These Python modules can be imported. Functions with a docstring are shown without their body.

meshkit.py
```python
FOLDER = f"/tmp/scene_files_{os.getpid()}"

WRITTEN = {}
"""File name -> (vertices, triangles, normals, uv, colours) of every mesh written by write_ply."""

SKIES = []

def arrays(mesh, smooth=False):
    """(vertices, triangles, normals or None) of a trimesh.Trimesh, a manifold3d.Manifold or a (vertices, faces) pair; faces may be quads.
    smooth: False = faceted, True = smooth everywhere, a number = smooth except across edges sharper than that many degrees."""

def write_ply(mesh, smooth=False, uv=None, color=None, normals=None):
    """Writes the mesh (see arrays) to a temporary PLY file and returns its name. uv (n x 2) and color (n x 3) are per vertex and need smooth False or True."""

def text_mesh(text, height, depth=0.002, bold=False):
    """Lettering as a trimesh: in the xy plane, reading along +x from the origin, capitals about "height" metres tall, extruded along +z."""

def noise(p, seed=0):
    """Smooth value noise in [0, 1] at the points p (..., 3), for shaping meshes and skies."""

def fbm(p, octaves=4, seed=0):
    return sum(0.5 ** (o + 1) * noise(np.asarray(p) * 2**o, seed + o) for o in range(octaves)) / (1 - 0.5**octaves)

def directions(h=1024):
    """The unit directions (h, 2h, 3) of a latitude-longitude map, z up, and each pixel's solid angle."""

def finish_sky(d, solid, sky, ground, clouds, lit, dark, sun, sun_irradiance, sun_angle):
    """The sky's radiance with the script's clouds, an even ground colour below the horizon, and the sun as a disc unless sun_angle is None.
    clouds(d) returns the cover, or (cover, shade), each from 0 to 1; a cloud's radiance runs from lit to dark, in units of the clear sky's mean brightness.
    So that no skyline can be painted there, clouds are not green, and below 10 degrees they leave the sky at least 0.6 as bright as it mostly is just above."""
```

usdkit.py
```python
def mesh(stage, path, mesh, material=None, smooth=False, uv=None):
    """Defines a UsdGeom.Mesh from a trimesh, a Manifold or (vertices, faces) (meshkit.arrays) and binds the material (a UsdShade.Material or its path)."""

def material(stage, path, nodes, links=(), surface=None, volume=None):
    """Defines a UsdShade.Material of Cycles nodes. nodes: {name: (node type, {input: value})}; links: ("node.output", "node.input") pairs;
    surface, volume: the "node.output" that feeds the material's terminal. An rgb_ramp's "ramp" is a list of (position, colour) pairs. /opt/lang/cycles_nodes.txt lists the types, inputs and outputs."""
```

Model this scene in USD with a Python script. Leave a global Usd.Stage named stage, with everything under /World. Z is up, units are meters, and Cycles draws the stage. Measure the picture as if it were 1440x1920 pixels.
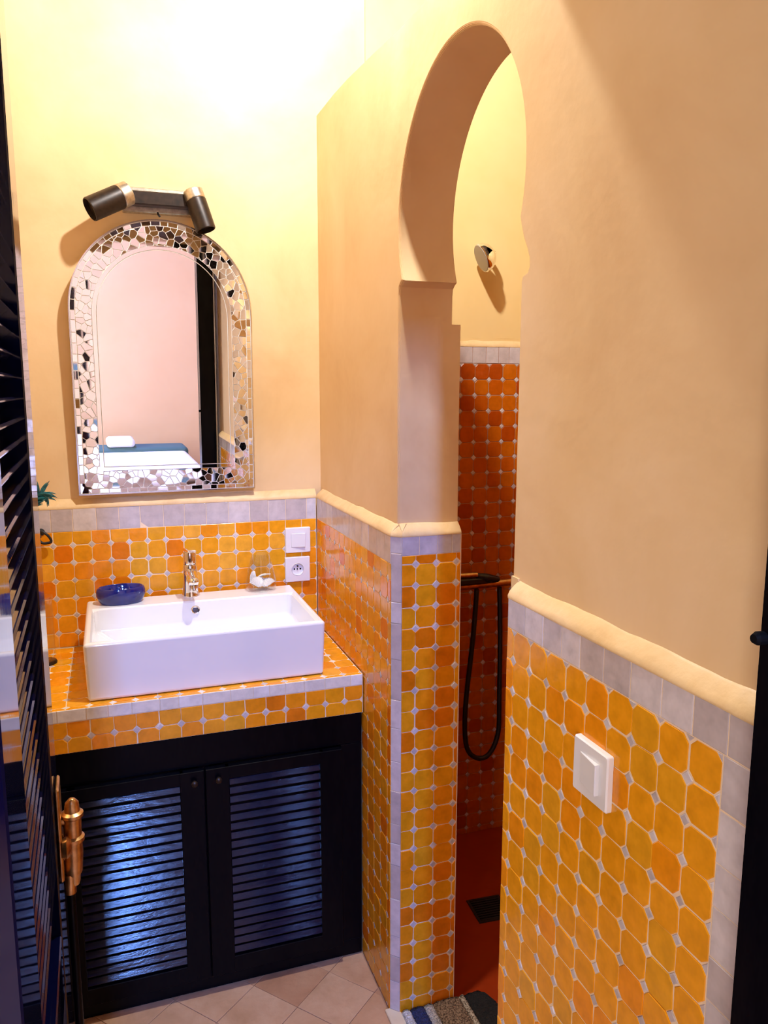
import math, random
import numpy as np, trimesh, manifold3d as m3, shapely, shapely.ops
from shapely.geometry import Polygon, box as sbox, LineString, Point
from shapely import affinity
from scipy.spatial import Voronoi
import usdkit, meshkit
from pxr import Usd, UsdGeom, UsdLux, UsdShade, Gf, Sdf, Vt
from trimesh.transformations import rotation_matrix as rotm

rng = np.random.default_rng(7)
random.seed(7)
stage = Usd.Stage.CreateInMemory()
UsdGeom.SetStageUpAxis(stage, UsdGeom.Tokens.z)
UsdGeom.SetStageMetersPerUnit(stage, 1.0)
UsdGeom.Xform.Define(stage, '/World')
UsdGeom.Scope.Define(stage, '/World/Looks')

# ------------------------------------------------------------------ camera (solved from the photograph)
CAM = (-0.6075, -2.3828, 1.5822)
YAW, PITCH, ROLL, FOC = 0.3366, 0.1560, 0.0011, 1469.7
cam = UsdGeom.Camera.Define(stage, '/World/camera')
_fw = np.array([math.sin(YAW)*math.cos(PITCH), math.cos(YAW)*math.cos(PITCH), -math.sin(PITCH)])
_r = np.array([math.cos(YAW), -math.sin(YAW), 0.0]); _u = np.cross(_r, _fw)
_r, _u = math.cos(ROLL)*_r + math.sin(ROLL)*_u, -math.sin(ROLL)*_r + math.cos(ROLL)*_u
_m = Gf.Matrix4d(*_r, 0, *_u, 0, *(-_fw), 0, *CAM, 1)
cam.AddTransformOp().Set(_m)
cam.CreateHorizontalApertureAttr(36.0)
cam.CreateVerticalApertureAttr(48.0)
cam.CreateFocalLengthAttr(36.0*FOC/1440)
cam.CreateClippingRangeAttr(Gf.Vec2f(0.05, 100))
cam.CreateExposureAttr(0.12)

def project(P):
    d = np.asarray(P, float) - np.array(CAM)
    z = d @ _fw
    return np.stack([720 + FOC*(d @ _r)/z, 960 - FOC*(d @ _u)/z], -1)

# ------------------------------------------------------------------ lights
def rect_light(path, loc, look, up, w, h, color, intensity):
    l = UsdLux.RectLight.Define(stage, path)
    z = -np.array(look, float); z /= np.linalg.norm(z)
    x = np.cross(up, z); x /= np.linalg.norm(x); y = np.cross(z, x)
    l.AddTransformOp().Set(Gf.Matrix4d(*x, 0, *y, 0, *z, 0, *loc, 1))
    l.CreateWidthAttr(w); l.CreateHeightAttr(h)
    l.CreateColorAttr(Gf.Vec3f(*color)); l.CreateIntensityAttr(intensity)
    return l

LAMP = (-0.10, -0.834, 2.85)
lamp = UsdLux.SphereLight.Define(stage, '/World/unseen_lamp_light')  # lamp out of view above, placed to light both room and shower
lamp.AddTranslateOp().Set(Gf.Vec3d(*LAMP))
lamp.CreateRadiusAttr(0.03)
lamp.CreateColorAttr(Gf.Vec3f(1.0, 0.99, 0.98))
lamp.CreateIntensityAttr(2750.0)
# unseen lights behind the camera, placed as bedroom windows sending daylight in
rect_light('/World/unseen_window_light', (-0.93, -6.74, 3.95), (0.03, 1, -0.5), (0, 0, 1), 0.32, 1.1, (0.15, 0.33, 1.0), 440.0)  # high and out of view; placed for the jamb patch and slat glare
rect_light('/World/unseen_window_light_001', (-2.94, -4.9, 1.7), (1, -0.1, 0), (0, 0, 1), 1.3, 1.5, (1.0, 0.91, 0.84), 23.0)  # out of view; placed to brighten bed, bedroom wall and right wall

# ------------------------------------------------------------------ materials
MATS = {}
def M(name, nodes, links=(), surface='p.BSDF'):
    MATS[name] = usdkit.material(stage, '/World/Looks/' + name, nodes, links, surface=surface)
    return MATS[name]

def plain(name, col, rough=0.5, metal=0.0, **kw):
    return M(name, {'p': ('principled_bsdf', dict(base_color=col, roughness=rough, metallic=metal, **kw))})

def mottled(name, c1, c2, c3, scale=2.2, rough=0.5, bump=0.12, bscale=60, stretch=(1, 1, 1), spec=0.5, dist=0.004):
    return M(name, {
        'g': ('geometry', {}),
        'mp': ('mapping', dict(scale=stretch)),
        'n': ('noise_texture', dict(scale=scale, detail=6.0, roughness=0.6, distortion=0.4)),
        'r': ('rgb_ramp', dict(ramp=[(0.30, c1), (0.5, c2), (0.70, c3)])),
        'n2': ('noise_texture', dict(scale=bscale, detail=4.0)),
        'b': ('bump', dict(strength=bump, distance=dist)),
        'p': ('principled_bsdf', dict(roughness=rough, specular_ior_level=spec))},
        [('g.position', 'mp.vector'), ('mp.vector', 'n.vector'), ('g.position', 'n2.vector'), ('n.fac', 'r.fac'), ('r.color', 'p.base_color'),
         ('n2.fac', 'b.height'), ('b.normal', 'p.normal')])

mottled('tadelakt', (0.69, 0.455, 0.225), (0.765, 0.54, 0.285), (0.815, 0.60, 0.35), 2.6, 0.5, 0.10, 45, spec=0.3)
mottled('tadelakt_shower', (0.76, 0.53, 0.20), (0.80, 0.57, 0.24), (0.82, 0.60, 0.27), 2.2, 0.5, 0.08, 45, spec=0.3)
mottled('ledge_plaster', (0.66, 0.44, 0.20), (0.73, 0.51, 0.25), (0.77, 0.56, 0.30), 14, 0.45, 0.35, 40, spec=0.4)
mottled('bedroom_plaster', (0.78, 0.56, 0.40), (0.80, 0.59, 0.43), (0.82, 0.62, 0.47), 1.6, 0.6, 0.08, 40)
mottled('grout', (0.84, 0.62, 0.38), (0.88, 0.68, 0.45), (0.90, 0.74, 0.53), 20, 0.8, 0.2, 200)
mottled('grout_dark', (0.35, 0.17, 0.09), (0.4, 0.2, 0.1), (0.45, 0.23, 0.12), 20, 0.8, 0.2, 200)

def zellige(name, c):
    c = np.array(c)
    return M(name, {
        'g': ('geometry', {}),
        'n': ('noise_texture', dict(scale=34.0, detail=3.0, roughness=0.6)),
        'r': ('rgb_ramp', dict(ramp=[(0.25, tuple(c*0.84)), (0.5, tuple(c)), (0.75, tuple(np.minimum(c*1.13+0.004, 0.95)))])),
        'n2': ('noise_texture', dict(scale=42.0, detail=2.0)),
        'b': ('bump', dict(strength=0.35, distance=0.002)),
        'p': ('principled_bsdf', dict(roughness=0.17, specular_ior_level=0.5))},
        [('g.position', 'n.vector'), ('g.position', 'n2.vector'), ('n.fac', 'r.fac'), ('r.color', 'p.base_color'),
         ('n2.fac', 'b.height'), ('b.normal', 'p.normal')])
ORANGE = [zellige('zellige_amber', (0.83, 0.335, 0.008)), zellige('zellige_orange', (0.85, 0.29, 0.006)),
          zellige('zellige_ochre', (0.77, 0.345, 0.012)), zellige('zellige_deep', (0.76, 0.20, 0.004)), zellige('zellige_honey', (0.85, 0.39, 0.03))]
ORANGE_P = [0.36, 0.30, 0.14, 0.09, 0.11]
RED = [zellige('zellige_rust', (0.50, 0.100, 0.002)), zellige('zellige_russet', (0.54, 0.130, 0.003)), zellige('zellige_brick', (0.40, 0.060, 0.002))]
GREY = [zellige('zellige_grey', (0.56, 0.50, 0.50)), zellige('zellige_grey_light', (0.64, 0.58, 0.58)), zellige('zellige_grey_warm', (0.52, 0.45, 0.44))]
WHITE = [zellige('zellige_white', (0.80, 0.78, 0.74)), zellige('zellige_white_warm', (0.76, 0.72, 0.64))]
FLOORT = [mottled('floor_clay', (0.413, 0.218, 0.115), (0.517, 0.292, 0.172), (0.596, 0.367, 0.229), 7, 0.45, 0.3, 70),
          mottled('floor_clay_pale', (0.459, 0.264, 0.149), (0.551, 0.332, 0.206), (0.619, 0.401, 0.264), 8, 0.45, 0.3, 70),
          mottled('floor_clay_dark', (0.344, 0.172, 0.092), (0.459, 0.241, 0.138), (0.528, 0.310, 0.184), 7, 0.45, 0.3, 70)]
mottled('shower_floor_red', (0.30, 0.026, 0.002), (0.34, 0.032, 0.002), (0.38, 0.040, 0.003), 6, 0.35, 0.15, 60)
mottled('stone', (0.6, 0.48, 0.34), (0.68, 0.56, 0.42), (0.72, 0.62, 0.5), 12, 0.5, 0.2, 60)

def gloss_paint(name, c, rough, bscale, strength, stretch, spec=0.5):
    return M(name, {
        'g': ('geometry', {}), 'mp': ('mapping', dict(scale=stretch)),
        'n': ('noise_texture', dict(scale=bscale, detail=5.0, roughness=0.65)),
        'b': ('bump', dict(strength=strength, distance=0.002)),
        'rr': ('map_range', dict(from_min=0.3, from_max=0.7, to_min=rough*0.75, to_max=rough*1.3)),
        'p': ('principled_bsdf', dict(base_color=c, specular_ior_level=spec))},
        [('g.position', 'mp.vector'), ('mp.vector', 'n.vector'), ('n.fac', 'b.height'), ('n.fac', 'rr.value'), ('rr.result', 'p.roughness'), ('b.normal', 'p.normal')])
gloss_paint('black_paint', (0.0012, 0.0012, 0.003), 0.28, 30, 0.10, (1, 1, 0.3), 0.10)
gloss_paint('navy_slat_paint', (0.0006, 0.0018, 0.020), 0.125, 55, 0.32, (0.35, 1, 1.6), 0.32)
gloss_paint('navy_door_paint', (0.0015, 0.0022, 0.020), 0.05, 40, 0.04, (1, 1, 0.2))

M('porcelain', {'p': ('principled_bsdf', dict(base_color=(0.86, 0.86, 0.86), roughness=0.12, coat_weight=0.4))})
plain('chrome', (0.86, 0.86, 0.88), 0.07, 1.0)
plain('spray_grey', (0.42, 0.39, 0.33), 0.35, 0.2)
plain('chrome_dark', (0.10, 0.10, 0.12), 0.25, 1.0)
plain('white_plastic', (0.82, 0.81, 0.80), 0.28)
plain('socket_white', (0.78, 0.77, 0.76), 0.35)
plain('black_plastic', (0.01, 0.01, 0.012), 0.4)
plain('black_rubber', (0.006, 0.006, 0.007), 0.45)
plain('iron_black', (0.008, 0.008, 0.01), 0.5)
plain('hole_black', (0.002, 0.002, 0.003), 0.7, specular_ior_level=0.1)
M('aged_brass', {'g': ('geometry', {}), 'n': ('noise_texture', dict(scale=60.0, detail=4.0)),
    'r': ('rgb_ramp', dict(ramp=[(0.3, (0.38, 0.20, 0.07)), (0.55, (0.62, 0.38, 0.15)), (0.75, (0.75, 0.52, 0.26))])),
    'p': ('principled_bsdf', dict(metallic=1.0, roughness=0.32))}, [('g.position', 'n.vector'), ('n.fac', 'r.fac'), ('r.color', 'p.base_color')])
M('satin_brass', {'g': ('geometry', {}), 'n': ('noise_texture', dict(scale=90.0, detail=4.0)),
    'r': ('rgb_ramp', dict(ramp=[(0.3, (0.46, 0.41, 0.33)), (0.7, (0.72, 0.67, 0.56))])),
    'p': ('principled_bsdf', dict(metallic=1.0, roughness=0.38))}, [('g.position', 'n.vector'), ('n.fac', 'r.fac'), ('r.color', 'p.base_color')])
M('bronze', {'g': ('geometry', {}), 'n': ('noise_texture', dict(scale=70.0, detail=4.0)),
    'r': ('rgb_ramp', dict(ramp=[(0.3, (0.012, 0.007, 0.004)), (0.7, (0.035, 0.018, 0.010))])),
    'p': ('principled_bsdf', dict(metallic=0.3, roughness=0.4))}, [('g.position', 'n.vector'), ('n.fac', 'r.fac'), ('r.color', 'p.base_color')])
plain('mirror_glass', (0.95, 0.95, 0.95), 0.0, 1.0)
plain('mirror_piece', (0.90, 0.90, 0.91), 0.03, 1.0)
plain('mosaic_grout', (0.74, 0.70, 0.64), 0.6)
plain('mirror_edge', (0.80, 0.80, 0.82), 0.12, 1.0)
M('navy_glaze', {'g': ('geometry', {}), 'n': ('noise_texture', dict(scale=30.0, detail=3.0)),
    'r': ('rgb_ramp', dict(ramp=[(0.3, (0.002, 0.006, 0.09)), (0.7, (0.006, 0.02, 0.20))])),
    'p': ('principled_bsdf', dict(roughness=0.08, coat_weight=0.5))}, [('g.position', 'n.vector'), ('n.fac', 'r.fac'), ('r.color', 'p.base_color')])
M('clear_glass', {'t': ('transparent_bsdf', dict(color=(0.975, 0.98, 0.975))), 'gl': ('glossy_bsdf', dict(color=(1, 1, 1), roughness=0.03)),
    'f': ('layer_weight', dict(blend=0.5)), 'pw': ('math', dict(math_type='power', value2=4.0)), 'ma': ('math', dict(math_type='multiply_add', value2=0.55, value3=0.03)), 'mx': ('mix_closure', {})},
    [('f.facing', 'pw.value1'), ('pw.value', 'ma.value1'), ('ma.value', 'mx.fac'), ('t.BSDF', 'mx.closure1'), ('gl.BSDF', 'mx.closure2')], surface='mx.closure')
plain('shell_white', (0.84, 0.81, 0.74), 0.4)
M('feather_teal', {'g': ('geometry', {}), 'n': ('noise_texture', dict(scale=90.0, detail=2.0)),
    'r': ('rgb_ramp', dict(ramp=[(0.3, (0.002, 0.05, 0.06)), (0.7, (0.01, 0.16, 0.17))])),
    'p': ('principled_bsdf', dict(roughness=0.4))}, [('g.position', 'n.vector'), ('n.fac', 'r.fac'), ('r.color', 'p.base_color')])
M('duvet', {'g': ('geometry', {}), 'n': ('noise_texture', dict(scale=5.0, detail=4.0)), 'b': ('bump', dict(strength=0.3, distance=0.03)),
    'p': ('principled_bsdf', dict(base_color=(0.86, 0.86, 0.88), roughness=0.8))}, [('g.position', 'n.vector'), ('n.fac', 'b.height'), ('b.normal', 'p.normal')])
plain('runner_teal', (0.07, 0.15, 0.17), 0.8)
plain('bed_wood', (0.12, 0.06, 0.03), 0.5)
plain('window_frame_paint', (0.06, 0.05, 0.05), 0.4)
mottled('unseen_ceiling_dark', (0.05, 0.026, 0.013), (0.075, 0.04, 0.02), (0.10, 0.055, 0.028), 6, 0.6, 0.2, 40, (1, 8, 1))  # dark tone added to the unseen ceilings to cut bounced light
def tuft(name, c1, c2):
    return M(name, {'g': ('geometry', {}), 'n': ('noise_texture', dict(scale=260.0, detail=2.0)),
        'r': ('rgb_ramp', dict(ramp=[(0.38, c1), (0.62, c2)])), 'b': ('bump', dict(strength=0.9, distance=0.004)),
        'p': ('principled_bsdf', dict(roughness=0.95))}, [('g.position', 'n.vector'), ('n.fac', 'r.fac'), ('r.color', 'p.base_color'), ('n.fac', 'b.height'), ('b.normal', 'p.normal')])
RUGM = dict(white=tuft('rug_white', (0.30, 0.30, 0.33), (0.62, 0.62, 0.66)), navy=tuft('rug_navy', (0.006, 0.010, 0.05), (0.02, 0.03, 0.11)),
            grey=tuft('rug_grey', (0.20, 0.20, 0.22), (0.48, 0.46, 0.46)), brown=tuft('rug_brown', (0.06, 0.035, 0.022), (0.30, 0.21, 0.14)),
            fleck=tuft('rug_fleck', (0.12, 0.09, 0.06), (0.55, 0.48, 0.38)), black=tuft('rug_black', (0.003, 0.003, 0.004), (0.012, 0.011, 0.012)))

# ------------------------------------------------------------------ helpers
USED = {}
def numbered(parent, name):
    k = (parent, name); n = USED.get(k, 0); USED[k] = n + 1
    return name if n == 0 else f'{name}_{n:03d}'
def path_of(parent, name):
    base = '/World' if parent is None else str(parent.GetPath())
    return base + '/' + numbered(base, name)
def meta(prim, label=None, cat=None, group=None, kind=None):
    for k, v in (('label', label), ('category', cat), ('group', group), ('kind', kind)):
        if v: prim.SetCustomDataByKey(k, v)
    return prim
def thing(name, label=None, cat=None, group=None, kind=None, loc=(0, 0, 0), rotz=0, parent=None):
    x = UsdGeom.Xform.Define(stage, path_of(parent, name))
    if any(loc): x.AddTranslateOp().Set(Gf.Vec3d(*loc))
    if rotz: x.AddRotateZOp().Set(rotz)
    return meta(x.GetPrim(), label, cat, group, kind)
def obj(name, mesh, mat, parent=None, smooth=False, **kw):
    m = usdkit.mesh(stage, path_of(parent, name), mesh, MATS[mat] if isinstance(mat, str) else mat, smooth=smooth)
    return meta(m.GetPrim(), **kw)
cat = trimesh.util.concatenate
def bx(x0, x1, y0, y1, z0, z1):
    m = trimesh.creation.box((x1-x0, y1-y0, z1-z0)); m.apply_translation(((x0+x1)/2, (y0+y1)/2, (z0+z1)/2)); return m
def hull_pts(P):
    return m3.Manifold.hull_points(np.asarray(P, float).tolist())
def rbox(x0, x1, y0, y1, z0, z1, r=0.003, seg=2):
    """box with rounded edges: hull of spheres"""
    s = trimesh.creation.icosphere(seg, r).vertices
    P = [s + np.array((x, y, z)) for x in (x0+r, x1-r) for y in (y0+r, y1-r) for z in (z0+r, z1-r)]
    return trimesh.convex.convex_hull(np.vstack(P))
def cbox(x0, x1, y0, y1, z0, z1, c=0.0015):
    """box with chamfered edges"""
    P = []
    for sx in (0, 1):
        for sy in (0, 1):
            for sz in (0, 1):
                b = np.array(((x0, x1)[sx], (y0, y1)[sy], (z0, z1)[sz])); d = np.array((1-2*sx, 1-2*sy, 1-2*sz))*c
                for k in range(3):
                    e = d.copy(); e[k] = 0; P.append(b+e)
    return trimesh.convex.convex_hull(np.array(P))
def lathe(profile, n=40, axis=None, loc=(0, 0, 0)):
    m = trimesh.creation.revolve(np.asarray(profile, float), sections=n)
    m.merge_vertices(); trimesh.repair.fix_normals(m)
    if axis is not None: m.apply_transform(trimesh.geometry.align_vectors((0, 0, 1), axis))
    m.apply_translation(loc); return m
def tube(pts, r, n=14, caps=True):
    pts = np.asarray(pts, float); rr = np.broadcast_to(r, (len(pts),))
    t = np.gradient(pts, axis=0); t /= np.linalg.norm(t, axis=1)[:, None]+1e-12
    a = np.cross(t[0], (0.31, 0.2, 0.93)); a /= np.linalg.norm(a); V = []
    for p, d, q in zip(pts, t, rr):
        a = a - d*(a @ d); a /= np.linalg.norm(a); b = np.cross(d, a)
        th = np.arange(n)*2*np.pi/n
        V.append(p + q*(np.cos(th)[:, None]*a + np.sin(th)[:, None]*b))
    V = np.vstack(V); F = []
    for i in range(len(pts)-1):
        for j in range(n):
            A, B = i*n+j, i*n+(j+1) % n
            F += [(A, B, B+n), (A, B+n, A+n)]
    if caps:
        V = np.vstack([V, pts[0], pts[-1]]); c0, c1 = len(V)-2, len(V)-1; L = (len(pts)-1)*n
        for j in range(n): F += [(c0, (j+1) % n, j), (c1, L+j, L+(j+1) % n)]
    return trimesh.Trimesh(V, F, process=False)
def spline(P, n=40):
    from scipy.interpolate import CubicSpline
    P = np.asarray(P, float); s = np.r_[0, np.cumsum(np.linalg.norm(np.diff(P, axis=0), axis=1))]
    return CubicSpline(s, P)(np.linspace(0, s[-1], n))
class Frame:
    def __init__(s, O, U, V):
        s.O, s.U, s.V = map(lambda a: np.asarray(a, float), (O, U, V)); s.N = np.cross(s.U, s.V)
    def __call__(s, uv, h):
        uv = np.asarray(uv, float); h = np.broadcast_to(h, (len(uv),))
        return s.O + uv[:, :1]*s.U + uv[:, 1:]*s.V + np.asarray(h)[:, None]*s.N
def tile_mesh(poly, fr, t=0.0016, bev=0.0009, tilt=0.006, base=-0.003):
    """a convex tile with a small bevel, slightly out of true"""
    p = np.array(shapely.geometry.polygon.orient(poly).exterior.coords)[:-1]
    ib = poly.buffer(-bev, join_style=2)
    inner = np.array(shapely.geometry.polygon.orient(ib).exterior.coords)[:-1] if ib.geom_type == 'Polygon' and not ib.is_empty else None
    c = p.mean(0)
    if inner is None or len(inner) != len(p): inner = c + (p-c)*0.86
    else:   # align rings
        k = np.argmin(((inner - p[0])**2).sum(1)); inner = np.roll(inner, -k, axis=0)
    tilt = min(tilt, 0.00022/np.abs(p-c).max()); a, b = rng.normal(0, tilt, 2); dz = rng.normal(0, 0.00025)
    hh = lambda q, t0: t0 + dz + (q-c) @ np.array([a, b])
    n = len(p)
    V = np.vstack([fr(p, base), fr(p, hh(p, t-bev*0.7)), fr(inner, hh(inner, t))])
    F = []
    for j in range(n):
        k = (j+1) % n
        F += [(j, k, n+k), (j, n+k, n+j), (n+j, n+k, 2*n+k), (n+j, 2*n+k, 2*n+j)]
    F += [(2*n, 2*n+j, 2*n+j+1) for j in range(1, n-1)]
    return trimesh.Trimesh(V, F, process=False)
def octagon_field(region, u0, v0, p, c=0.0100, g=0.0007):
    """octagons between the nodes and diamonds on them, clipped to the region"""
    x0, y0, x1, y1 = region.bounds; tiles, dia = [], []
    for i in range(math.floor((x0-u0)/p)-1, math.ceil((x1-u0)/p)+2):
        for j in range(math.floor((y0-v0)/p)-1, math.ceil((y1-v0)/p)+2):
            a, b = u0+i*p, v0+j*p
            q = np.array([(c, 0), (p-c, 0), (p, c), (p, p-c), (p-c, p), (c, p), (0, p-c), (0, c)]) + (a, b) + rng.normal(0, 0.0004, (8, 2)) + rng.normal(0, 0.00035, 2)
            for pts, out, sh in ((q, tiles, g+abs(rng.normal(0, 0.0004))), (np.array([(0, -c), (c, 0), (0, c), (-c, 0)])*(1+rng.normal(0, 0.05)) + (a, b) + rng.normal(0, 0.0005, 2), dia, g+0.0005)):
                s = Polygon(pts).buffer(-sh, join_style=2).intersection(region.buffer(-g, join_style=2))
                if s.geom_type == 'Polygon' and s.area > 2.0e-5:
                    s = s.simplify(0.0004)
                    out.append(s.convex_hull)
    return tiles, dia
def px_area(poly, fr):
    q = project(fr(np.array(poly.exterior.coords)[:-1], 0.0)); x, y = q[:, 0], q[:, 1]
    inside = (q[:, 0].max() > 0) and (q[:, 0].min() < 1440) and (q[:, 1].max() > 0) and (q[:, 1].min() < 1920)
    return abs(np.dot(x, np.roll(y, 1)) - np.dot(y, np.roll(x, 1)))/2 * (1 if inside else 0.01)
def put_tiles(parent, name, items, limit=290):
    """items: (polygon, frame, material, thickness). The largest in the photograph become parts, the rest one stuff part per material."""
    items = sorted(items, key=lambda t: -px_area(t[0], t[1]))
    rest = {}
    for k, (poly, fr, mat, th) in enumerate(items):
        m = tile_mesh(poly, fr, th)
        if k < limit: obj(name, m, mat, parent)
        else: rest.setdefault(str(mat.GetPath()), []).append(m)
    if rest:
        for mp, ms in rest.items():
            obj('small_' + name + '_field', cat(ms), stage_mat(mp), parent, kind='stuff')
def stage_mat(p): return UsdShade.Material.Get(stage, p)
def pick(ms, p=None): return ms[rng.choice(len(ms), p=p)]
def border(u0, u1, v0, v1, size, along='u', jitter=0.12, g=0.0007):
    out, a = [], (u0 if along == 'u' else v0); end = u1 if along == 'u' else v1
    while a < end-1e-6:
        b = min(a + size*(1+rng.uniform(-jitter, jitter)), end)
        if end-b < size*0.3: b = end
        out.append((sbox(a+g, v0+g, b-g, v1-g) if along == 'u' else sbox(u0+g, a+g, u1-g, b-g)))
        a = b
    return out
def as_tm(mf):
    m = mf.to_mesh(); return trimesh.Trimesh(np.array(m.vert_properties)[:, :3], np.array(m.tri_verts), process=False)
def to_mf(tm):
    return m3.Manifold(m3.Mesh(np.asarray(tm.vertices, np.float32), np.asarray(tm.faces, np.uint32)))
def prism(poly, fr, h0, h1):
    """extrude a shapely polygon (u, v) of a frame from h0 to h1 along the normal"""
    m = cat([trimesh.creation.extrude_polygon(g, h1-h0, engine='earcut') for g in getattr(poly, 'geoms', [poly]) if g.geom_type == 'Polygon'])
    v = np.array(m.vertices); m.vertices = fr(v[:, :2], v[:, 2]+h0); return m

H, BAND = 1.243, 1.1765         # dado top, lower edge of its grey border
P = 0.0517
GAP = -0.0010                   # the grout lies this far behind the tile faces
FA = Frame((0, 0, 0), (1, 0, 0), (0, 0, 1))            # wall at the back, seen face on
FB = Frame((0, 0, 0), (0, -1, 0), (0, 0, 1))           # right wall with the arch
FJ = Frame((0, -0.7144, 0), (1, 0, 0), (0, 0, 1))      # left jamb of the arch
S2 = math.sqrt(0.5)
FC = Frame((0, -0.6935, 0), (S2, -S2, 0), (0, 0, 1))   # its chamfered corner
LEFT, FRONT, TOP = -1.10, -1.87, 3.30

# ------------------------------------------------------------------ the setting
wb = thing('wall_back', kind='structure')
obj('plaster', bx(LEFT-0.1, 1.25, 0.02, 0.14, 0, TOP), 'tadelakt', wb)
obj('tile_bed', bx(LEFT, -0.001, 0.001, 0.021, 0.70, H-0.001), 'grout', wb)
region = sbox(LEFT+0.002, 0.836, -0.002, BAND)
t, d = octagon_field(region, -0.7734, 1.1369, P)
put_tiles(wb, 'tile', [(s, FA, pick(ORANGE, ORANGE_P), 0.0) for s in t])
put_tiles(wb, 'tile_insert', [(s, FA, pick(GREY[:2]), 0.0) for s in d])
put_tiles(wb, 'border_tile', [(s, FA, pick(GREY), 0.0) for s in border(LEFT+0.002, -0.002, BAND, H, 0.062)])
def ledge(fr, u0, u1, v, out=0.0205):
    """sloping plaster fillet from the tile edge back to the wall, a little uneven"""
    n = max(4, int((u1-u0)/0.02)); us = np.linspace(u0, u1, n)
    prof = [(-0.001, 0.0005), (0.0035, 0.001), (0.010, -0.003), (0.018, -0.011), (0.023, -0.017), (0.026, -out), (0.026, -out-0.004), (-0.001, -out-0.004)]
    V, F, m = [], [], len(prof)
    for i, u in enumerate(us):
        w = meshkit.noise(np.array([u*22, v*3, 0.5]), 3)-0.5; w2 = meshkit.noise(np.array([u*60, v*3, 4.5]), 5)-0.5
        V.append(fr(np.array([(u, v+a+(w*0.007+w2*0.003)*(a > 0.004)-(0.0015*w2 if a < 0 else 0)) for a, b in prof]), np.array([b+(w*0.003 if -0.015 < b < 0 else 0) for a, b in prof])))
    for i in range(n-1):
        for j in range(m):
            k = (j+1) % m; F += [(i*m+j, i*m+k, (i+1)*m+k), (i*m+j, (i+1)*m+k, (i+1)*m+j)]
    F += [(0, j+1, j) for j in range(1, m-1)] + [((n-1)*m, (n-1)*m+j, (n-1)*m+j+1) for j in range(1, m-1)]
    tm = trimesh.Trimesh(np.vstack(V), F, process=False); trimesh.repair.fix_normals(tm); return tm
obj('plaster_ledge', ledge(FA, LEFT, 0.0, H), 'ledge_plaster', wb, smooth=50)

# shower's back wall: same plane, dado carried higher
ws = thing('wall_shower', kind='structure')
obj('plaster', bx(0.17, 1.25, 0.012, 0.0195, 1.70, 4.4), 'tadelakt_shower', ws)
obj('tile_bed', bx(0.17, 1.25, 0.001, 0.0195, -0.02, 1.722), 'grout_dark', ws)
region = sbox(0.18, -0.012, 1.143, 1.665)
t, d = octagon_field(region, 0.4925, 1.6125, P)
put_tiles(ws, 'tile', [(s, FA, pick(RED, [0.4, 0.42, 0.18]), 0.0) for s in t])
put_tiles(ws, 'tile_insert', [(s, FA, pick(GREY), 0.0) for s in d])
put_tiles(ws, 'border_tile', [(s, FA, pick(GREY[2:]+GREY[:1]), 0.0) for s in border(0.18, 1.143, 1.665, 1.72, 0.045)])
obj('plaster_ledge', ledge(Frame((0, 0, 0), (1, 0, 0), (0, 0, 1)), 0.17, 1.25, 1.72, 0.012), 'ledge_plaster', ws, smooth=50)

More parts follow.
